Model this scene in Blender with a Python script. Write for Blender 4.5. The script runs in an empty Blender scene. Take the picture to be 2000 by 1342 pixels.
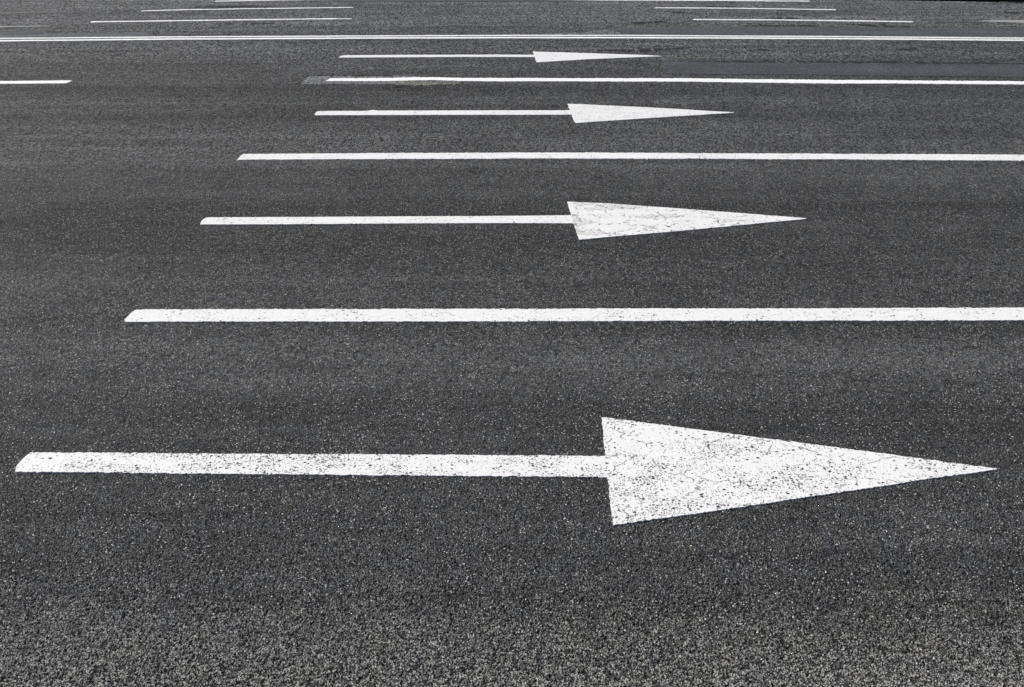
import bpy, math, random
import numpy as np

# ---------------------------------------------------------------- camera, world, sun
scene = bpy.context.scene
CAM_H = 2.59
PITCH = 28.8675                       # degrees below the horizon
cam_data = bpy.data.cameras.new("camera")
cam_data.sensor_width = 36.0
cam_data.lens = 1706.0 / 2000.0 * 36.0
cam_data.clip_start = 0.05
cam_data.clip_end = 5000
cam = bpy.data.objects.new("camera", cam_data)
scene.collection.objects.link(cam)
cam.location = (0, 0, CAM_H)
cam.rotation_euler = (math.radians(90 - PITCH), 0, 0)
scene.camera = cam

SUN_ELEV = 36.0
SUN_AZ = -74.0                        # degrees from +Y (away from the camera) towards -X (left)
world = bpy.data.worlds.new("World")
scene.world = world
world.use_nodes = True
wn = world.node_tree
wn.nodes.clear()
sky = wn.nodes.new("ShaderNodeTexSky")
sky.sky_type = 'NISHITA'
sky.sun_disc = False
sky.sun_elevation = math.radians(SUN_ELEV)
sky.sun_rotation = math.radians(SUN_AZ)
bg = wn.nodes.new("ShaderNodeBackground")
bg.inputs["Strength"].default_value = 0.055
wo = wn.nodes.new("ShaderNodeOutputWorld")
wn.links.new(sky.outputs[0], bg.inputs[0])
wn.links.new(bg.outputs[0], wo.inputs[0])

sd = bpy.data.lights.new("sun", 'SUN')
sd.energy = 4.4
sd.angle = math.radians(0.53)
sd.color = (1.0, 0.945, 0.875)
sun = bpy.data.objects.new("sun", sd)
scene.collection.objects.link(sun)
# direction towards the sun
_e, _a = math.radians(SUN_ELEV), math.radians(SUN_AZ)
from mathutils import Vector
to_sun = Vector((math.sin(_a) * math.cos(_e), math.cos(_a) * math.cos(_e), math.sin(_e)))
sun.rotation_euler = to_sun.to_track_quat('Z', 'Y').to_euler()
sun.location = to_sun * 30

scene.view_settings.view_transform = 'Standard'
scene.view_settings.look = 'None'
scene.view_settings.exposure = 0.42
scene.view_settings.gamma = 1.0
scene.view_settings.use_curve_mapping = False

# ---------------------------------------------------------------- surveyed outlines, metres
# each: (near edge, far edge), points (x across, y away), left to right
OUT = {
 'arrow1_shaft': ([(-2.406,3.408),(-2.084,3.406),(-0.989,3.389),(0.0,3.374),(0.46,3.369)],
   [(-2.42,3.432),(-2.425,3.453),(-2.425,3.492),(-2.421,3.526),(-2.407,3.564),(-2.152,3.563),(-1.022,3.552),(0.0,3.542),(0.467,3.538)]),
 'arrow1_head': ([(0.449,3.019),(0.693,3.069),(1.959,3.343),(2.36,3.427)],
   [(0.477,3.886),(0.806,3.806),(2.029,3.514),(2.363,3.433)]),
 'arrow2_shaft': ([(-2.536,6.704),(-1.963,6.709),(-0.837,6.729),(0.0,6.735),(0.507,6.734)],
   [(-2.549,6.727),(-2.555,6.785),(-2.553,6.832),(-2.538,6.861),(-2.513,6.869),(-2.003,6.873),(-0.854,6.887),(0.0,6.902),(0.503,6.918)]),
 'arrow2_head': ([(0.525,6.374),(0.767,6.432),(1.396,6.572),(2.434,6.832)],
   [(0.48,7.249),(0.842,7.205),(1.482,7.066),(2.02,6.943),(2.438,6.847)]),
 'arrow3_shaft': ([(-2.283,10.214),(-1.793,10.214),(-1.435,10.223),(0.0,10.237),(0.713,10.24)],
   [(-2.314,10.261),(-2.313,10.381),(-2.296,10.405),(-1.733,10.415),(-1.659,10.454),(-1.582,10.425),(0.0,10.444),(0.701,10.442)]),
 'arrow3_head': ([(0.716,9.86),(1.596,10.086),(2.615,10.328)],
   [(0.679,10.771),(1.664,10.58),(2.62,10.347)]),
 'arrow4_shaft': ([(-2.584,13.643),(-1.937,13.662),(-0.777,13.702),(0.341,13.69)],
   [(-2.625,13.702),(-2.594,13.794),(-2.506,13.826),(-1.726,13.859),(-0.785,13.871),(0.33,13.863)]),
 'arrow4_head': ([(0.366,13.288),(1.097,13.51),(1.899,13.674),(2.274,13.742)],
   [(0.327,14.123),(1.132,13.998),(2.068,13.834),(2.277,13.762)]),
 'line2': ([(-2.484,4.986),(-2.041,4.984),(0.0,4.992),(2.774,5.004),(3.302,5.004),(6.598,4.999)],
   [(-2.5,5.013),(-2.499,5.067),(-2.496,5.114),(-2.485,5.156),(-2.435,5.16),(-2.097,5.16),(0.0,5.172),(2.85,5.181),(3.394,5.183),(6.787,5.183)]),
 'line3': ([(-2.725,8.458),(-2.642,8.472),(-2.035,8.483),(0.0,8.518),(0.817,8.518),(3.055,8.492),(4.265,8.463),(5.069,8.446),(9.966,8.28)],
   [(-2.728,8.489),(-2.731,8.609),(-2.715,8.664),(-2.076,8.683),(0.0,8.71),(0.833,8.712),(3.114,8.683),(4.349,8.657),(5.168,8.639),(10.172,8.48)]),
 'line4': ([(-2.505,12.018),(-2.071,12.018),(-1.658,12.03),(-1.488,12.052),(-1.283,12.081),(-1.041,12.087),(-0.691,12.043),(0.0,12.018),(2.414,12.008),(3.091,11.955),(3.731,11.909),(4.782,11.881),(6.807,11.832),(13.247,11.476)],
   [(-2.507,12.065),(-2.488,12.189),(-2.098,12.196),(-1.68,12.209),(-1.507,12.231),(-1.3,12.261),(-1.054,12.267),(-0.701,12.228),(0.0,12.209),(2.448,12.199),(3.135,12.144),(3.788,12.113),(4.855,12.084),(6.899,12.011),(13.428,11.651)]),
 'line4b': ([(-12.642,11.534),(-6.822,11.863),(-5.964,11.896),(-5.943,11.971)],
   [(-12.815,11.711),(-6.908,12.03),(-6.04,12.065),(-5.951,12.068)]),
 'dbl_near': ([(-15.332,14.292),(-8.431,14.996),(-5.537,15.166),(-2.568,15.248),(0.0,15.291),(1.975,15.296),(5.127,15.219),(8.457,15.047),(16.272,14.422)],
   [(-15.459,14.422),(-8.496,15.123),(-5.579,15.291),(-2.587,15.374),(0.0,15.423),(1.99,15.423),(5.166,15.345),(8.523,15.176),(16.408,14.554)]),
 'dbl_far': ([(-15.566,14.532),(-8.55,15.228),(-5.606,15.374),(-2.601,15.463),(0.0,15.513),(2.001,15.518),(5.189,15.418),(8.56,15.248),(16.499,14.643)],
   [(-15.674,14.643),(-8.605,15.335),(-5.642,15.483),(-2.617,15.568),(0.0,15.618),(2.013,15.623),(5.221,15.523),(8.615,15.355),(16.592,14.733)]),
 'topA': ([(-7.755,16.95),(-6.183,17.104),(-4.787,17.224),(-3.348,17.315),(-3.257,17.345),(-3.027,17.351)],
   [(-7.802,17.062),(-6.221,17.218),(-4.817,17.339),(-3.369,17.431),(-3.267,17.4),(-3.038,17.419)]),
 'topA_frag': ([(-3.213,17.315),(-3.042,17.327)],
   [(-3.228,17.4),(-3.055,17.406)]),
 'topB': ([(-7.336,18.31),(-6.636,18.46),(-5.151,18.64),(-3.22,18.809)],
   [(-7.371,18.405),(-6.668,18.556),(-5.176,18.738),(-3.235,18.902)]),
 'topC': ([(-6.279,19.699),(-5.242,19.848),(-3.954,19.966)],
   [(-6.307,19.793),(-5.266,19.942),(-3.971,20.062)]),
 'topD': ([(0.659,19.966),(2.514,19.863),(4.364,19.824),(6.317,19.715)],
   [(0.662,20.078),(2.526,19.966),(4.385,19.927),(6.345,19.809)]),
 'topE': ([(2.902,18.759),(4.644,18.675),(6.459,18.48)],
   [(2.917,18.866),(4.666,18.774),(6.488,18.57)]),
 'topF': ([(3.392,17.236),(5.721,17.145),(7.391,16.985)],
   [(3.413,17.351),(5.754,17.254),(7.432,17.086)]),
 'fadeA': ([(-13.423,16.005),(-9.154,16.404),(-8.642,16.481),(-8.338,16.521)],
   [(-13.525,16.137),(-9.219,16.532),(-8.696,16.594),(-8.377,16.605)]),
 'fadeB': ([(-9.895,18.004),(-9.44,18.136),(-8.803,18.216)],
   [(-9.922,18.096),(-9.479,18.216),(-8.833,18.283)]),
 'fadeC': ([(8.657,17.104),(8.985,16.997),(9.419,16.921),(12.071,16.661)],
   [(8.744,17.187),(9.107,17.248),(9.587,17.248),(12.303,17.009)]),
 'joint': ([(-8.271,16.476),(-6.024,16.627),(-2.799,16.747),(2.237,16.73)],
   [(-8.292,16.521),(-6.04,16.673),(-2.806,16.793),(2.243,16.776)]),
 'patchA': ([(2.195,12.922),(2.28,12.539),(2.424,12.462),(4.266,12.422),(7.037,12.28),(13.676,11.893)],
   [(2.21,13.364),(2.281,13.383),(2.654,13.345),(5.284,13.277),(7.491,13.165),(14.515,12.711)]),
 'patchB': ([(-2.806,11.838),(-2.45,11.832),(-1.567,11.847),(-1.343,11.986)],
   [(-2.831,11.893),(-2.824,12.225),(-2.786,12.346),(-2.125,12.372),(-1.558,12.372),(-1.271,12.323)]),
 'patchC': ([(-1.698,11.909),(-1.492,11.786),(-1.151,11.756),(-0.749,11.832),(-0.653,11.955)],
   [(-1.683,11.955),(-1.449,12.018),(-1.177,12.055),(-0.829,12.033),(-0.689,12.002)]),
 'patchD': ([(-12.409,14.688),(-8.622,15.369),(-7.783,15.418),(-6.174,15.513),(-6.093,15.527)],
   [(-12.621,14.963),(-8.75,15.618),(-8.249,15.668),(-7.757,15.745),(-6.997,15.827),(-6.393,15.869),(-6.206,15.745)]),
 'patchE': ([(1.799,15.668),(3.504,15.638),(5.231,15.557),(8.635,15.394),(16.639,14.779)],
   [(1.75,16.058),(1.923,16.409),(4.153,16.549),(7.318,16.393),(9.086,16.272),(17.63,15.745)]),
 'patchF': ([(-4.782,19.746),(-3.257,19.723),(-0.543,19.731),(1.305,19.762)],
   [(-4.827,20.191),(-3.342,20.272),(-0.557,20.272),(1.387,20.191)]),
 'patchG': ([(0.527,15.679),(1.23,15.684),(1.668,15.679),(1.862,15.684)],
   [(0.53,15.77),(1.243,15.874),(1.676,16.218),(1.862,15.848)]),
 'patchH': ([(-11.984,15.248),(-8.768,15.653),(-8.269,15.709),(-8.111,15.822)],
   [(-12.232,15.593),(-8.949,16.005),(-8.437,16.058),(-8.185,15.978)]),
 'edge': ([(-20.105,19.185),(-11.353,20.689),(0.0,20.52),(7.901,19.95),(10.794,19.599),(20.153,18.202)],
   [(-20.105,19.185),(-11.353,20.689),(0.0,20.52),(7.901,19.95),(10.794,19.599),(20.153,18.202)]),
}
CRACKS = [
 [(-6.549,18.823),(-6.083,19.003),(-5.262,19.075)],
 [(-6.164,18.752),(-5.549,18.967),(-4.816,18.967)],
 [(-4.385,17.345),(-4.112,17.419),(-3.856,17.444)],
 [(-5.28,16.776),(-4.871,16.822),(-4.359,16.833)],
 [(-8.135,15.704),(-8.084,15.765),(-8.045,15.889),(-7.908,15.921)],
 [(-6.215,15.578),(-6.179,15.719),(-6.11,15.822)],
 [(2.119,16.915),(2.453,16.95),(2.751,17.05),(2.834,16.973)],
 [(3.039,18.303),(3.323,18.189),(3.523,18.069)],
 [(3.985,19.003),(4.225,18.895),(4.598,18.931)],
 [(1.354,14.271),(1.846,14.207),(2.263,14.314),(2.811,14.444)],
 [(3.687,14.186),(3.873,14.292),(4.185,14.25)],
 [(4.153,16.549),(4.809,16.588),(5.545,16.577)],
 [(4.792,17.431),(5.138,17.456),(5.407,17.382)],
 [(6.096,14.301),(6.268,14.327),(6.473,14.335)],
 [(9.674,18.202),(9.932,18.116)],
 [(2.618,13.356),(5.289,13.292),(7.504,13.191)],
 [(-2.873,12.29),(-2.791,12.372),(-2.129,12.398),(-1.632,12.398)],
 [(-2.903,11.878),(-2.841,11.909),(-2.816,12.018)],
 [(6.148,16.718),(6.665,16.605),(7.153,16.437)],
 [(-1.441,19.372),(-1.171,19.312),(-0.897,19.364)],
 [(-1.613,11.666),(-1.52,11.732),(-1.383,11.717)],
]

# ---------------------------------------------------------------- node helpers
class Mat:
    def __init__(self, name):
        self.m = bpy.data.materials.new(name)
        self.m.use_nodes = True
        self.t = self.m.node_tree
        self.t.nodes.clear()
        self.out = self.n("ShaderNodeOutputMaterial")
        self.bsdf = self.n("ShaderNodeBsdfPrincipled")
        self.l(self.bsdf.outputs[0], self.out.inputs["Surface"])
        g = self.n("ShaderNodeNewGeometry")
        self.pos = g.outputs["Position"]
    def n(self, t, **k):
        x = self.t.nodes.new(t)
        for a, b in k.items(): setattr(x, a, b)
        return x
    def l(self, a, b): self.t.links.new(a, b)
    def put(self, sock, v):
        if isinstance(v, bpy.types.NodeSocket): self.l(v, sock)
        else: sock.default_value = v
    def math(self, op, a, b=0.0, c=None, clamp=False):
        x = self.n("ShaderNodeMath", operation=op, use_clamp=clamp)
        self.put(x.inputs[0], a); self.put(x.inputs[1], b)
        if c is not None: self.put(x.inputs[2], c)
        return x.outputs[0]
    def vmul(self, v, s):
        x = self.n("ShaderNodeVectorMath", operation='MULTIPLY')
        self.put(x.inputs[0], v); self.put(x.inputs[1], s)
        return x.outputs[0]
    def vadd(self, v, s):
        x = self.n("ShaderNodeVectorMath", operation='ADD')
        self.put(x.inputs[0], v); self.put(x.inputs[1], s)
        return x.outputs[0]
    def sep(self, v):
        x = self.n("ShaderNodeSeparateXYZ"); self.l(v, x.inputs[0]); return x.outputs
    def noise(self, v, scale, detail=2.0, rough=0.5, col=False):
        x = self.n("ShaderNodeTexNoise", noise_dimensions='2D')
        self.l(v, x.inputs["Vector"]); x.inputs["Scale"].default_value = scale
        x.inputs["Detail"].default_value = detail; x.inputs["Roughness"].default_value = rough
        return x.outputs["Color"] if col else x.outputs["Fac"]
    def vor(self, v, scale, feature='F1', rnd=1.0):
        x = self.n("ShaderNodeTexVoronoi", voronoi_dimensions='2D', feature=feature)
        self.l(v, x.inputs["Vector"]); x.inputs["Scale"].default_value = scale
        x.inputs["Randomness"].default_value = rnd
        return x.outputs
    def rng(self, v, a, b, c, d, smooth=False):
        x = self.n("ShaderNodeMapRange", interpolation_type='SMOOTHSTEP' if smooth else 'LINEAR')
        self.put(x.inputs[0], v)
        for i, q in enumerate((a, b, c, d)): self.put(x.inputs[i + 1], q)
        return x.outputs[0]
    def mix(self, f, a, b, blend='MIX'):
        x = self.n("ShaderNodeMix", data_type='RGBA', blend_type=blend)
        self.put(x.inputs[0], f); self.put(x.inputs[6], a); self.put(x.inputs[7], b)
        return x.outputs[2]
    def scale_col(self, c, f):
        x = self.n("ShaderNodeVectorMath", operation='SCALE')
        self.put(x.inputs[0], c); self.put(x.inputs[3], f)
        return x.outputs[0]
    def ramp(self, v, stops, interp='LINEAR'):
        x = self.n("ShaderNodeValToRGB"); r = x.color_ramp; r.interpolation = interp
        self.l(v, x.inputs[0])
        while len(r.elements) < len(stops): r.elements.new(0.5)
        for e, (p, c) in zip(r.elements, stops):
            e.position = p
            e.color = (c, c, c, 1) if not isinstance(c, tuple) else (*c, 1)
        return x.outputs[0]

def asphalt_nodes(M, tint=(1.0, 1.0, 1.0), tone=None, stone=1.0, specks=1.0, relief=1.0, smooth=0.0):
    """aggregate, bitumen, pores; returns colour, height (metres, never above 0)"""
    p = M.pos
    w = M.noise(p, 55, 2, 0.6, col=True)
    pw = M.vadd(p, M.vmul(M.vadd(w, (-0.5, -0.5, -0.5)), (0.011, 0.011, 0)))
    v1 = M.vor(pw, 118); v2 = M.vor(pw, 235); v3 = M.vor(pw, 26)
    r1 = M.sep(v1["Color"]); r2 = M.sep(v2["Color"]); r3 = M.sep(v3["Color"])
    n_mid = M.noise(p, 24, 4, 0.62)
    n_fine = M.noise(p, 260, 3, 0.6)
    # heights: big stones with their own level, small stones in between, pores
    h1 = M.math('MULTIPLY', M.rng(v1["Distance"], 0.1, 0.75, 1.0, 0.0, True), M.rng(r1[2], 0, 1, 0.55, 1.0))
    h2 = M.math('MULTIPLY', M.rng(v2["Distance"], 0.1, 0.7, 1.0, 0.0, True), M.rng(r2[2], 0, 1, 0.3, 0.8))
    h = M.math('MAXIMUM', h1, h2)
    pore = M.rng(n_mid, 0.36, 0.46, 0.0, 1.0, True)
    h = M.math('MULTIPLY', h, M.math('MULTIPLY_ADD', pore, 0.45, 0.55))
    h = M.math('ADD', h, M.math('MULTIPLY', n_fine, 0.16))
    height = M.math('MULTIPLY', M.math('SUBTRACT', h, 1.16), 0.0052 * relief)
    # colour
    sh = M.rng(r1[0], 0, 1, 0.62, 1.30)
    sh = M.math('MULTIPLY', sh, M.rng(r2[0], 0, 1, 0.72, 1.22))
    sh = M.math('MULTIPLY', sh, M.rng(r3[0], 0, 1, 0.93, 1.07))
    # further off only the coarse drag texture of the paver and clumps of stone can be made out
    yy = M.sep(p)[1]
    clumps = []
    for sc_, ra, bands, am in ((115, 0.50, (3.4, 5.0, 8.0, 10.5), 1.15), (78, 0.42, (7.0, 9.5, 12.5, 15.0), 2.3), (58, 0.36, (11.5, 14.5, 90, 99), 3.2)):
        vv = M.vor(M.vadd(M.vmul(pw, (1.0, ra, 1)), (sc_ * 0.37, 1.7, 0)), sc_); rr = M.sep(vv["Color"])
        am *= 1.0 - smooth
        wt = M.math('MULTIPLY', M.rng(yy, bands[0], bands[1], 0, 1, True), M.rng(yy, bands[2], bands[3], 1, 0, True))
        sh = M.math('MULTIPLY', sh, M.math('MAXIMUM', M.math('MULTIPLY_ADD', M.math('SUBTRACT', rr[0], 0.46), M.math('MULTIPLY', wt, am), 1.0), 0.12))
        clumps.append(M.math('MULTIPLY', M.math('GREATER_THAN', rr[1], 1 - 0.035 * specks * (1 - smooth)), M.math('MULTIPLY', wt, M.rng(rr[2], 0, 1, 0.2, 0.6))))
    wn_ = M.noise(p, 16, 6, 0.9)
    if smooth > 0: wn_ = M.math('MULTIPLY_ADD', wn_, 0.5, 0.25)
    sh = M.math('MULTIPLY', sh, M.rng(wn_, 0.3, 0.7, 0.84, 1.16))
    sh = M.math('MULTIPLY', sh, M.rng(M.noise(p, 1.3, 5, 0.6), 0.25, 0.75, 0.86, 1.14))
    st = M.noise(M.vmul(p, (0.22, 3.4, 1)), 1.0, 5, 0.62)          # tyre-polished streaks along the lanes
    sh = M.math('MULTIPLY', sh, M.rng(st, 0.3, 0.7, 0.82, 1.18))
    tar_and_shade = M.rng(h, 0.24, 0.66, 0.10, 1.0, True)               # tar in the pores, with the pores' own shade painted in
    sh = M.math('MULTIPLY', sh, tar_and_shade)
    val = M.math('MULTIPLY', sh, tone)
    hue = M.noise(p, 7, 3, 0.6)
    col = M.mix(M.rng(hue, 0.35, 0.65, 0, 1), (0.955, 1.0, 1.075, 1), (1.01, 1.01, 0.985, 1))
    col = M.scale_col(col, val)
    # bare pale stones
    dens = M.rng(M.noise(p, 3.0, 3, 0.6), 0.3, 0.7, 0.02 * specks, -0.02 * specks)
    s1 = M.math('MULTIPLY', M.math('GREATER_THAN', r1[1], M.math('ADD', 1 - 0.05 * specks, dens)), M.rng(v1["Distance"], 0.30, 0.50, 1, 0))
    s2 = M.math('MULTIPLY', M.math('GREATER_THAN', r2[1], M.math('ADD', 1 - 0.05 * specks, dens)), M.rng(v2["Distance"], 0.3, 0.5, 1, 0))
    sc = M.mix(r1[2], (0.24, 0.238, 0.23, 1), (0.64, 0.63, 0.605, 1))
    col = M.mix(s1, col, sc)
    col = M.mix(s2, col, (0.38, 0.378, 0.365, 1))
    for q in clumps: col = M.mix(q, col, (0.30, 0.30, 0.29, 1))
    return col, height, h, r1, v1

def bump(M, height, dist=1.0, strength=1.0):
    b = M.n("ShaderNodeBump"); b.inputs["Distance"].default_value = dist
    b.inputs["Strength"].default_value = strength
    M.l(height, b.inputs["Height"]); M.l(b.outputs[0], M.bsdf.inputs["Normal"])

def pw_of(M):
    w = M.noise(M.pos, 55, 2, 0.6, col=True)
    return M.vadd(M.pos, M.vmul(M.vadd(w, (-0.5, -0.5, -0.5)), (0.011, 0.011, 0)))

# ---------------------------------------------------------------- road material
def road_material():
    M = Mat("asphalt")
    xyz = M.sep(M.pos)
    x2 = M.math('MULTIPLY', xyz[0], xyz[0])
    d = M.math('MULTIPLY_ADD', M.math('MULTIPLY', x2, xyz[1]), 0.0003, xyz[1])
    wob = M.noise(M.vmul(M.pos, (0.5, 2.0, 1)), 1.0, 3, 0.6)
    d = M.math('ADD', d, M.math('MULTIPLY', M.math('SUBTRACT', wob, 0.5), 0.10))
    t = M.rng(d, 2.0, 22.0, 0.0, 1.0)
    lanes = [(2.0, .130), (2.20, .118), (2.45, .104), (2.62, .098), (2.9, .096), (3.3, .090), (3.7, .082), (4.0, .092), (4.5, .108),
             (4.9, .090), (5.3, .088), (5.5, .092), (6.0, .072), (6.6, .058), (7.1, .062), (7.6, .084), (8.4, .098), (9.2, .106),
             (10.0, .088), (10.7, .092), (11.15, .100), (11.22, .064), (11.8, .062), (12.0, .092), (13.3, .094), (15.0, .112),
             (15.7, .105), (16.6, .128), (16.8, .150), (18.0, .145), (20.0, .160)]
    tone = M.ramp(t, [((a - 2.0) / 20.0, b * 1.05) for a, b in lanes])
    # tone very slightly darker towards the left
    side = M.rng(xyz[0], -5.0, 1.0, 0.99, 1.0, True)
    tone = M.math('MULTIPLY', tone, side)
    # long worn and oily strips that run with the traffic
    for k_, (sx, sy, am) in enumerate(((0.16, 0.8, 0.20), (0.08, 2.4, 0.26))):
        nn = M.noise(M.vadd(M.vmul(M.pos, (sx, sy, 1)), (3.7 + 9 * k_, 1.3 + 5 * k_, 0)), 1.0, 4, 0.6)
        tone = M.math('MULTIPLY', tone, M.rng(nn, 0.3, 0.7, 1 - am, 1 + am))
    # hairline seams, ravelled here and there, mostly in the far lanes
    sn = M.noise(M.vadd(M.vmul(M.pos, (0.55, 7.5, 1)), (1.9, 4.4, 0)), 1.0, 6, 0.72)
    seam = M.rng(M.math('ABSOLUTE', M.math('SUBTRACT', sn, 0.60)), 0.0, 0.026, 1.0, 0.0)
    seam = M.math('MULTIPLY', seam, M.rng(M.noise(M.vmul(M.pos, (0.6, 1.2, 1)), 1.0, 4, 0.7), 0.47, 0.57, 0, 1))
    seam = M.math('MULTIPLY', seam, M.rng(xyz[1], 4.0, 15.0, 0.2, 1.0))
    tone = M.math('MULTIPLY', tone, M.math('SUBTRACT', 1.0, M.math('MULTIPLY', seam, 0.9)))
    col, height, h, r1, v1 = asphalt_nodes(M, tone=tone)
    # dust and fine grit lying in the gutter, nearest the kerb
    g = M.noise(M.vmul(M.pos, (0.8, 1.5, 1)), 9, 7, 0.8)
    g2 = M.noise(M.vmul(M.pos, (0.85, 1.25, 1)), 42, 4, 0.7)
    g3 = M.noise(M.vadd(M.vmul(M.pos, (0.9, 1.1, 1)), (5.0, 3.0, 0)), 60, 3, 0.65)
    near = M.rng(M.math('ADD', xyz[1], M.math('MULTIPLY', M.math('SUBTRACT', g, 0.5), 1.25)), 2.12, 2.66, 1.0, 0.0)
    dust = M.math('MULTIPLY', near, M.rng(M.math('ADD', g2, M.math('MULTIPLY', h, 0.25)), 0.60, 0.72, 0.0, 1.0, True))
    dust = M.math('MULTIPLY', dust, M.rng(M.vor(pw_of(M), 118)['Distance'], 0.2, 0.7, 0.95, 0.45))
    col = M.mix(dust, col, (0.40, 0.395, 0.37, 1))
    pit_dark = M.math('MULTIPLY', M.rng(g3, 0.34, 0.46, 0.8, 0.0, True), M.rng(xyz[1], 2.3, 3.8, 0.9, 0.2, True))
    col = M.mix(pit_dark, col, (0.022, 0.022, 0.023, 1))  # darkens the pits, more strongly towards the near edge
    M.l(col, M.bsdf.inputs["Base Color"])
    M.bsdf.inputs["Roughness"].default_value = 0.85
    M.bsdf.inputs["Specular IOR Level"].default_value = 0.22
    # open, ravelled texture where nobody drives: lost stones leave irregular pits
    pits = M.math('MULTIPLY', M.rng(g3, 0.36, 0.50, 1.0, 0.0, True), M.rng(xyz[1], 2.3, 4.6, 1.0, 0.3, True))
    height = M.math('SUBTRACT', height, M.math('MULTIPLY', pits, 0.0045))
    height = M.math('MULTIPLY', height, M.rng(xyz[1], 2.1, 3.2, 1.35, 1.0))
    dn = M.n("ShaderNodeDisplacement")
    dn.inputs["Midlevel"].default_value = 0.0; dn.inputs["Scale"].default_value = 1.0
    M.l(height, dn.inputs["Height"]); M.l(dn.outputs[0], M.out.inputs["Displacement"])
    M.m.displacement_method = 'BOTH'
    return M.m

def patch_material(name, tone, tint, relief=0.5, specks=0.4, rough=0.7, smooth=0.0):
    M = Mat(name)
    col, height, h, r1, v1 = asphalt_nodes(M, tone=tone, relief=relief, specks=specks, smooth=smooth)
    col = M.mix(1.0, col, (*tint, 1), 'MULTIPLY')
    M.l(col, M.bsdf.inputs["Base Color"])
    M.bsdf.inputs["Roughness"].default_value = rough
    M.bsdf.inputs["Specular IOR Level"].default_value = 0.35
    bump(M, height)
    return M.m

# ---------------------------------------------------------------- road paint
def paint_material(name, pits=0.5, cracks=0.0, mottle=0.3, white=0.82, fine=0.0, worn=0.0, tint=(1, 1, 1), scuff=False):
    M = Mat(name)
    p = M.pos
    xyz = M.sep(p)
    w = M.noise(p, 14, 3, 0.6, col=True)
    pw = M.vadd(p, M.vmul(M.vadd(w, (-0.5, -0.5, -0.5)), (0.03, 0.03, 0)))
    # pits: where the stones below show through; they gather in clusters
    clus = M.noise(M.vmul(p, (0.55, 1.25, 1)), 4.2, 5, 0.7)
    v = M.vor(M.vmul(pw, (0.50, 0.72, 1)), 110); rv = M.sep(v["Color"])
    thr = M.rng(clus, 0.44, 0.66, 1.0 - 0.06 * pits, 1.0 - 0.78 * pits)
    size = M.rng(M.math('POWER', rv[1], 2.0), 0, 1, 0.10, 0.50)
    pit = M.math('MULTIPLY', M.math('GREATER_THAN', rv[0], thr), M.rng(M.math('DIVIDE', v["Distance"], size), 0.7, 1.25, 1, 0))
    v2 = M.vor(M.vmul(pw, (0.7, 0.7, 1)), 190); rv2 = M.sep(v2["Color"])
    pit2 = M.math('MULTIPLY', M.math('GREATER_THAN', rv2[0], M.rng(clus, 0.42, 0.64, 1 - 0.03 * pits - 0.10 * fine, 1 - 0.42 * pits - 0.45 * fine)), M.rng(v2["Distance"], 0.2, 0.5, 0.85, 0))
    mask = M.math('MAXIMUM', pit, pit2)
    if cracks > 0:
        w2 = M.noise(p, 6, 3, 0.6, col=True)
        cv = M.vor(M.vmul(M.vadd(pw, M.vmul(M.vadd(w2, (-0.5, -0.5, -0.5)), (0.16, 0.16, 0))), (0.6, 0.85, 1)), 7.0, 'DISTANCE_TO_EDGE')
        brk = M.rng(M.noise(p, 11, 3, 0.7), 0.47, 0.55 if scuff else 0.58, 0, 1, True)
        cr = M.math('MULTIPLY', M.rng(cv["Distance"], 0.008, 0.028, 1, 0), brk)
        flake = M.rng(M.noise(M.vadd(M.vmul(p, (0.8, 1.6, 1)), (7.3, 2.1, 0)), 10, 4, 0.7), 0.665, 0.70, 0, 1)
        if scuff:      # blisters broken open, their rims dark and their floors greyed, most of them near the back of the head
            bn = M.noise(M.vadd(M.vmul(p, (0.75, 1.5, 1)), (2.2, 5.9, 0)), 3.4, 3, 0.6)
            bn = M.math('ADD', bn, M.rng(xyz[0], 0.6, 2.0, 0.04, -0.05))
            rim = M.math('MULTIPLY', M.rng(M.math('ABSOLUTE', M.math('SUBTRACT', bn, 0.60)), 0.0, 0.012, 1, 0), M.rng(M.noise(p, 17, 3, 0.7), 0.44, 0.54, 0, 1))
            flo = M.math('MULTIPLY', M.rng(bn, 0.60, 0.605, 0, 1), M.rng(M.noise(p, 70, 4, 0.75), 0.56, 0.62, 0, 0.8))
            cr = M.math('MAXIMUM', cr, M.math('MAXIMUM', rim, flo))
        cr = M.math('MAXIMUM', cr, M.math('MULTIPLY', flake, M.rng(M.noise(p, 130, 2, 0.6), 0.42, 0.55, 0, 1)))
        mask = M.math('MAXIMUM', mask, M.math('MULTIPLY', cr, cracks))
    if worn > 0:
        wr = M.rng(M.noise(M.vmul(p, (1, 1, 1)), 40, 5, 0.75), 0.5 - 0.25 * worn, 0.5 + 0.25 * (1 - worn), 1, 0)
        mask = M.math('MAXIMUM', mask, M.math('MULTIPLY', wr, min(1.0, worn * 1.2)))
    grime = M.rng(M.noise(p, 30, 5, 0.7), 0.3, 0.7, 1 - 0.35 * mottle, 1.0)
    grime = M.math('MULTIPLY', grime, M.rng(M.noise(p, 190, 2, 0.6), 0.3, 0.7, 1 - 0.18 * mottle, 1.0))
    base = M.scale_col((white * tint[0], white * tint[1], white * tint[2]), grime)
    col = M.mix(mask, base, (0.040, 0.040, 0.041, 1))
    M.l(col, M.bsdf.inputs["Base Color"])
    M.bsdf.inputs["Roughness"].default_value = 0.6
    M.bsdf.inputs["Specular IOR Level"].default_value = 0.3
    hh = M.math('MULTIPLY', mask, -0.0022)
    hh = M.math('ADD', hh, M.math('MULTIPLY', M.noise(p, 120, 3, 0.6), 0.0009))
    bump(M, hh)
    return M.m

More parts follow.
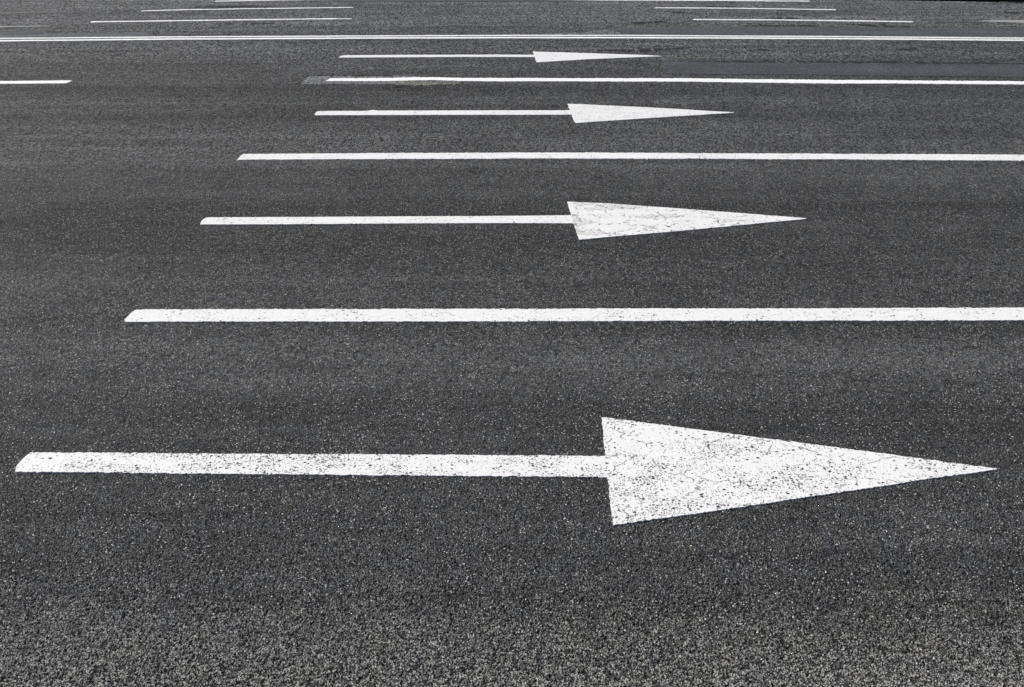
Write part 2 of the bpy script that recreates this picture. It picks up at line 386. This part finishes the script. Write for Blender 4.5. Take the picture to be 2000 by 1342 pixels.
M_ROAD = road_material()
M_P1 = paint_material("paint_pitted", pits=0.70, cracks=0.7, mottle=0.28, fine=0.1)
M_P1S = paint_material("paint_pitted_shaft", pits=0.90, cracks=0.15, mottle=0.3, fine=0.1)
M_P2 = paint_material("paint_cracked", pits=0.16, cracks=0.95, mottle=0.35, scuff=True)
M_P3 = paint_material("paint_greying", pits=0.25, cracks=0.0, mottle=0.6, white=0.87, fine=0.18)
M_P4 = paint_material("paint_far", pits=0.18, cracks=0.2, mottle=0.4)
M_L2 = paint_material("paint_line", pits=0.30, cracks=0.0, mottle=0.3)
M_LF = paint_material("paint_fresh", pits=0.05, cracks=0.0, mottle=0.2, white=0.87)
M_FADE = paint_material("paint_faded", pits=0.4, mottle=1.0, white=0.30, worn=0.55, tint=(1.0, 0.99, 0.95))
M_FADE2 = paint_material("paint_ghost", pits=0.4, mottle=1.0, white=0.50, worn=0.25, tint=(1.0, 1.0, 0.96))

# ---------------------------------------------------------------- geometry helpers
def link(o, parent=None):
    scene.collection.objects.link(o)
    if parent is not None: o.parent = parent
    return o

def tag(o, label=None, cat=None, group=None, kind=None):
    if label: o["label"] = label
    if cat: o["category"] = cat
    if group: o["group"] = group
    if kind: o["kind"] = kind
    return o

def resample(pts, fr):
    a = np.array(pts, float)
    # parameter of each point is its share of the total length
    s = np.r_[0, np.cumsum(np.hypot(*np.diff(a, axis=0).T))]
    s /= s[-1]
    return np.c_[np.interp(fr, s, a[:, 0]), np.interp(fr, s, a[:, 1])]

def fnoise(rs, n, step, scales):
    """1-D rough noise, several wavelengths (metres)"""
    out = np.zeros(n)
    for wl, amp in scales:
        k = max(2, int(n * step / wl) + 2)
        out += amp * np.interp(np.linspace(0, k - 1, n), np.arange(k), rs.uniform(-1, 1, k))
    return out

def strip(name, key, mat, top=0.0028, bottom=-0.008, rough=0.0035, wave=0.004, step=0.007, rows=6,
          parent=None, origin=None, seed=1, back_rough=None):
    """thin raised film on the road between a near and a far edge, with ragged sides"""
    lo, hi = OUT[key]
    rs = np.random.RandomState(seed)
    L = max(abs(lo[-1][0] - lo[0][0]), abs(hi[-1][0] - hi[0][0]))
    n = int(min(2600, max(24, L / step)))
    fr = np.linspace(0, 1, n)
    A = resample(lo, fr); B = resample(hi, fr)
    st = L / n
    taper = np.clip(np.abs(B[:, 1] - A[:, 1]) / 0.05, 0.1, 1)
    sc = [(0.009, rough * 0.9), (0.018, rough * 0.7), (0.035, rough * 0.6), (0.15, wave * 0.5), (0.7, wave)]
    A[:, 1] += fnoise(rs, n, st, sc) * taper
    B[:, 1] += fnoise(rs, n, st, sc) * taper
    q = np.linspace(0, 1, rows)
    G = A[:, None, :] * (1 - q)[None, :, None] + B[:, None, :] * q[None, :, None]   # n x rows x 2
    # rough the left and the right ends too
    for k in (0, -1):
        G[k, 1:-1, 0] += rs.uniform(-1, 1, rows - 2) * rough * 1.2
    ox, oy = origin if origin else (float(G[..., 0].mean()), float(G[..., 1].mean()))
    V = np.zeros((n * rows, 3))
    V[:, 0] = G[..., 0].ravel() - ox; V[:, 1] = G[..., 1].ravel() - oy; V[:, 2] = top
    idx = np.arange(n * rows).reshape(n, rows)
    faces = np.stack([idx[:-1, :-1], idx[1:, :-1], idx[1:, 1:], idx[:-1, 1:]], -1).reshape(-1, 4)
    ring = np.r_[idx[:, 0], idx[-1, 1:], idx[-2::-1, -1], idx[0, -2:0:-1]]
    base = len(V)
    VB = V[ring].copy(); VB[:, 2] = bottom
    V = np.vstack([V, VB])
    m = len(ring); j = np.arange(m); jn = (j + 1) % m
    sides = np.stack([base + j, base + jn, ring[jn], ring[j]], -1)
    faces = np.vstack([faces, sides])
    me = bpy.data.meshes.new(name)
    me.from_pydata(V.tolist(), [], faces.tolist())
    me.materials.append(mat)
    me.update()
    o = bpy.data.objects.new(name, me)
    if parent is None:
        o.location = (ox, oy, 0)
    return link(o, parent)

# ---------------------------------------------------------------- setting
def grid_mesh(name, xs_u, ys, wfun, mat, yfun=None):
    nu, ny = len(xs_u), len(ys)
    U, Y = np.meshgrid(xs_u, ys)
    X = U * wfun(Y)
    Yw = Y
    if yfun is not None: Yw = yfun(X, Y)
    V = np.zeros((nu * ny, 3), np.float32)
    V[:, 0] = X.ravel(); V[:, 1] = Yw.ravel()
    idx = np.arange(nu * ny, dtype=np.int32).reshape(ny, nu)
    F = np.stack([idx[:-1, :-1], idx[:-1, 1:], idx[1:, 1:], idx[1:, :-1]], -1).reshape(-1, 4)
    me = bpy.data.meshes.new(name)
    me.vertices.add(len(V)); me.vertices.foreach_set("co", V.ravel())
    me.loops.add(F.size); me.loops.foreach_set("vertex_index", F.ravel())
    me.polygons.add(len(F))
    me.polygons.foreach_set("loop_start", np.arange(0, F.size, 4, dtype=np.int32))
    me.polygons.foreach_set("loop_total", np.full(len(F), 4, np.int32))
    me.update(calc_edges=True)
    me.polygons.foreach_set("use_smooth", np.ones(len(F), bool))
    me.materials.append(mat)
    return link(bpy.data.objects.new(name, me))

# road: fine mesh where the aggregate is big enough to see, coarser further off
ys = [1.99]
while ys[-1] < 19.0:
    y = ys[-1]
    ys.append(y + (0.0036 * (y / 2.2) ** 1.35 if y < 6.5 else 0.0157 * (y / 6.5) ** 3.5))
ys = np.array(ys + [22.0])
ys[-2] = 19.6
fan = np.linspace(-1.14, 1.14, 1500)
side_u = np.array([1.3, 1.6, 2.2, 3.5, 6, 12])
us = np.r_[-side_u[::-1], fan, side_u]
EDGE = OUT['edge'][0]
ex = np.array([p[0] for p in EDGE]); ey = np.array([p[1] for p in EDGE])
def far_edge(x): return np.interp(x, ex, ey)
def road_y(X, Y):
    # the last rows bend to follow the far edge of the carriageway
    e = far_edge(X)
    k = np.clip((Y - 14.0) / (22.0 - 14.0), 0, 1)
    return Y * (1 - k) + (14.0 + (e - 14.0) * 1.0) * k
road = grid_mesh("road", us, ys, lambda Y: 0.92 + 0.473 * Y, M_ROAD, road_y)
tag(road, kind="structure")

# verge beyond the carriageway to the horizon, its shade put into near-black colour
MV = Mat("verge_shade")
vc = MV.mix(MV.noise(MV.pos, 6, 4, 0.6), (0.0012, 0.0012, 0.0012, 1), (0.004, 0.004, 0.0035, 1))
MV.l(vc, MV.bsdf.inputs["Base Color"]); MV.bsdf.inputs["Roughness"].default_value = 1.0
MV.bsdf.inputs["Specular IOR Level"].default_value = 0.0
me = bpy.data.meshes.new("ground")
me.from_pydata([(-3000, -3000, -0.09), (3000, -3000, -0.09), (3000, 3000, -0.09), (-3000, 3000, -0.09)], [], [(0, 1, 2, 3)])
me.materials.append(MV.m)
tag(link(bpy.data.objects.new("ground", me)), kind="structure")

# concrete gutter edge along the near side
MC = Mat("concrete")
cc = MC.mix(MC.noise(MC.pos, 25, 6, 0.7), (0.10, 0.095, 0.085, 1), (0.26, 0.245, 0.22, 1))
MC.l(cc, MC.bsdf.inputs["Base Color"]); MC.bsdf.inputs["Roughness"].default_value = 0.85
bump(MC, MC.math('MULTIPLY', MC.noise(MC.pos, 150, 5, 0.7), 0.003))
OUT['gutter'] = ([(-30, 1.60), (0, 1.60), (30, 1.60)], [(-30, 2.72), (-1.85, 2.09), (-0.6, 2.08), (30, 2.0)])
tag(strip("kerb", 'gutter', MC.m, top=0.003, bottom=-0.05, rough=0.004, wave=0.004, step=0.01, rows=8, seed=3), kind="structure")

# resurfaced and worn areas of the carriageway
PATCH = {
    'patchA': (patch_material("patch_bluish", 0.100, (0.96, 0.985, 1.06), 0.3, 0.15, 0.7, 0.7), 0.0015, 0.012, 0.02),
    'patchB': (patch_material("patch_pale", 0.235, (1.0, 1.0, 1.02), 0.6, 0.8), 0.0015, 0.010, 0.01),
    'patchC': (patch_material("patch_gravelly", 0.25, (1.07, 1.02, 0.90), 1.0, 1.6), 0.0019, 0.03, 0.03),
    'patchD': (patch_material("patch_left", 0.15, (0.95, 1.0, 1.07), 0.35, 0.25, 0.7, 0.75), 0.0015, 0.012, 0.02),
    'patchE': (patch_material("patch_right", 0.125, (0.95, 0.98, 1.05), 0.35, 0.25, 0.7, 0.75), 0.0015, 0.015, 0.03),
    'patchF': (patch_material("patch_far", 0.11, (0.95, 0.98, 1.06), 0.35, 0.25, 0.7, 0.75), 0.0015, 0.015, 0.03),
    'patchG': (patch_material("patch_light", 0.21, (1.0, 1.0, 1.03), 0.6, 0.8), 0.0022, 0.02, 0.03),
    'patchH': (patch_material("patch_teal", 0.10, (0.92, 1.0, 1.05), 0.35, 0.25, 0.7, 0.75), 0.0013, 0.012, 0.02),
}
for i, (k, (mt, zt, rg, wv)) in enumerate(PATCH.items()):
    tag(strip("road_patch", k, mt, top=zt, bottom=-0.006, rough=rg, wave=wv, step=0.02, rows=6, seed=40 + i), kind="structure")

# open cracks and tar runs: irregular dark slivers
MK = Mat("crack_tar")
MK.bsdf.inputs["Base Color"].default_value = (0.006, 0.006, 0.006, 1)
MK.bsdf.inputs["Roughness"].default_value = 0.9
rs = np.random.RandomState(7)
cv, cf = [], []
for pts in CRACKS:
    a = np.array(pts, float)
    L = np.hypot(*np.diff(a, axis=0).T).sum()
    n = max(12, int(L / 0.03))
    c = resample(pts, np.linspace(0, 1, n))
    wdt = (0.018 + 0.030 * np.abs(fnoise(rs, n, L / n, [(0.06, 0.6), (0.25, 0.8)]))) * np.sin(np.linspace(0.12, math.pi - 0.12, n)) ** 0.5
    wdt *= 0.8 + 1.6 * (c[0, 1] > 11) + 0.8 * (c[0, 1] > 16)
    mid = fnoise(rs, n, L / n, [(0.08, 0.012), (0.4, 0.03)])
    b = len(cv)
    for q in range(n):
        cv.append((c[q, 0], c[q, 1] + mid[q] - wdt[q], 0.0026)); cv.append((c[q, 0], c[q, 1] + mid[q] + wdt[q], 0.0026))
    gap = rs.uniform(0, 1, n) < 0.22
    for q in range(n - 1):
        if not gap[q]: cf.append((b + 2 * q, b + 2 * q + 2, b + 2 * q + 3, b + 2 * q + 1))
me = bpy.data.meshes.new("road_cracks"); me.from_pydata(cv, [], cf); me.materials.append(MK.m)
tag(link(bpy.data.objects.new("road_cracks", me)), kind="structure")

# ---------------------------------------------------------------- arrows: root > shaft, arrowhead
ARROWS = [
    ("arrow1", M_P1S, M_P1, 0.0018, "largest and nearest white road arrow, its head full of dark pits", 0.0035),
    ("arrow2", M_L2, M_P2, 0.0030, "white road arrow with cracked flaking head, second nearest of the four arrows", 0.003),
    ("arrow3", M_L2, M_P3, 0.0028, "white road arrow with greyish speckled head and wavy shaft, second farthest of the four", 0.006),
    ("arrow4", M_P4, M_P4, 0.0028, "smallest and farthest white road arrow, just below the double line", 0.008),
]
for i, (k, ms, mh, zt, lab, rg) in enumerate(ARROWS):
    cx, cy = OUT[k + '_head'][0][0]
    cx, cy = float(cx), float((OUT[k + '_head'][0][0][1] + OUT[k + '_head'][1][0][1]) / 2)
    root = bpy.data.objects.new("road_arrow", None)
    root.empty_display_size = 0.2
    root.location = (cx, cy, 0)
    link(root)
    tag(root, lab, "road arrow", "straight arrows painted on the lanes")
    strip("shaft", k + '_shaft', ms, top=zt, rough=rg * 0.9, wave=rg * 0.8, step=0.006 + 0.003 * i, rows=10, parent=root, origin=(cx, cy), seed=10 + i)
    strip("arrowhead", k + '_head', mh, top=zt + 0.0004, rough=rg * 0.8, wave=rg * 0.5, step=0.006 + 0.003 * i, rows=40, parent=root, origin=(cx, cy), seed=20 + i)

# ---------------------------------------------------------------- lines
LINES = [
    ("line2", "lane_line", M_L2, "widest and nearest white lane line, running off to the right between the two nearest arrows", "lane line", "solid lane lines between the arrows", 0.004),
    ("line3", "lane_line", M_L2, "white lane line between the cracked arrow and the greyish speckled arrow", "lane line", "solid lane lines between the arrows", 0.006),
    ("line4", "lane_line", M_LF, "thin wavy white lane line starting inside a pale asphalt patch", "lane line", "solid lane lines between the arrows", 0.010),
    ("line4b", "lane_line", M_LF, "short white dash reaching in from the left edge, below the double line", "lane line", None, 0.005),
    ("dbl_near", "centre_line", M_LF, "thicker lower one of the two parallel white centre lines across the road", "centre line", "double centre line", 0.007),
    ("dbl_far", "centre_line", M_LF, "thinner upper one of the two parallel white centre lines across the road", "centre line", "double centre line", 0.007),
    ("topA", "lane_dash", M_LF, "long thin white dash at the upper left, just beyond the double line", "lane dash", "thin dashes on the far lanes", 0.012),
    ("topB", "lane_dash", M_LF, "thin white dash at the upper left, second beyond the double line", "lane dash", "thin dashes on the far lanes", 0.012),
    ("topC", "lane_dash", M_LF, "faintest thin white dash touching the top edge of the photo left of centre", "lane dash", "thin dashes on the far lanes", 0.012),
    ("topD", "lane_dash", M_LF, "thin white dash touching the top edge of the photo right of centre", "lane dash", "thin dashes on the far lanes", 0.012),
    ("topE", "lane_dash", M_LF, "thin white dash at the upper right, second beyond the double line", "lane dash", "thin dashes on the far lanes", 0.012),
    ("topF", "lane_dash", M_LF, "long thin white dash at the upper right, just beyond the double line", "lane dash", "thin dashes on the far lanes", 0.012),
    ("fadeA", "faded_marking", M_FADE2, "faded grey dash at the left edge, lower of two, just above the double line", "faded marking", "worn old markings on the far lanes", 0.02),
    ("fadeB", "faded_marking", M_FADE, "barely visible worn dash near the top left corner", "faded marking", "worn old markings on the far lanes", 0.02),
    ("fadeC", "faded_marking", M_FADE2, "pale grey worn streak widening towards the right edge near the top", "faded marking", "worn old markings on the far lanes", 0.02),
]
for i, (k, nm, mt, lab, cat, grp, rg) in enumerate(LINES):
    far = k.startswith(("top", "fade", "dbl"))
    tag(strip(nm, k, mt, top=0.0030, rough=rg, wave=rg, step=0.02 if far else 0.008, rows=10 if nm == "lane_line" else 5, seed=60 + i), lab, cat, grp)
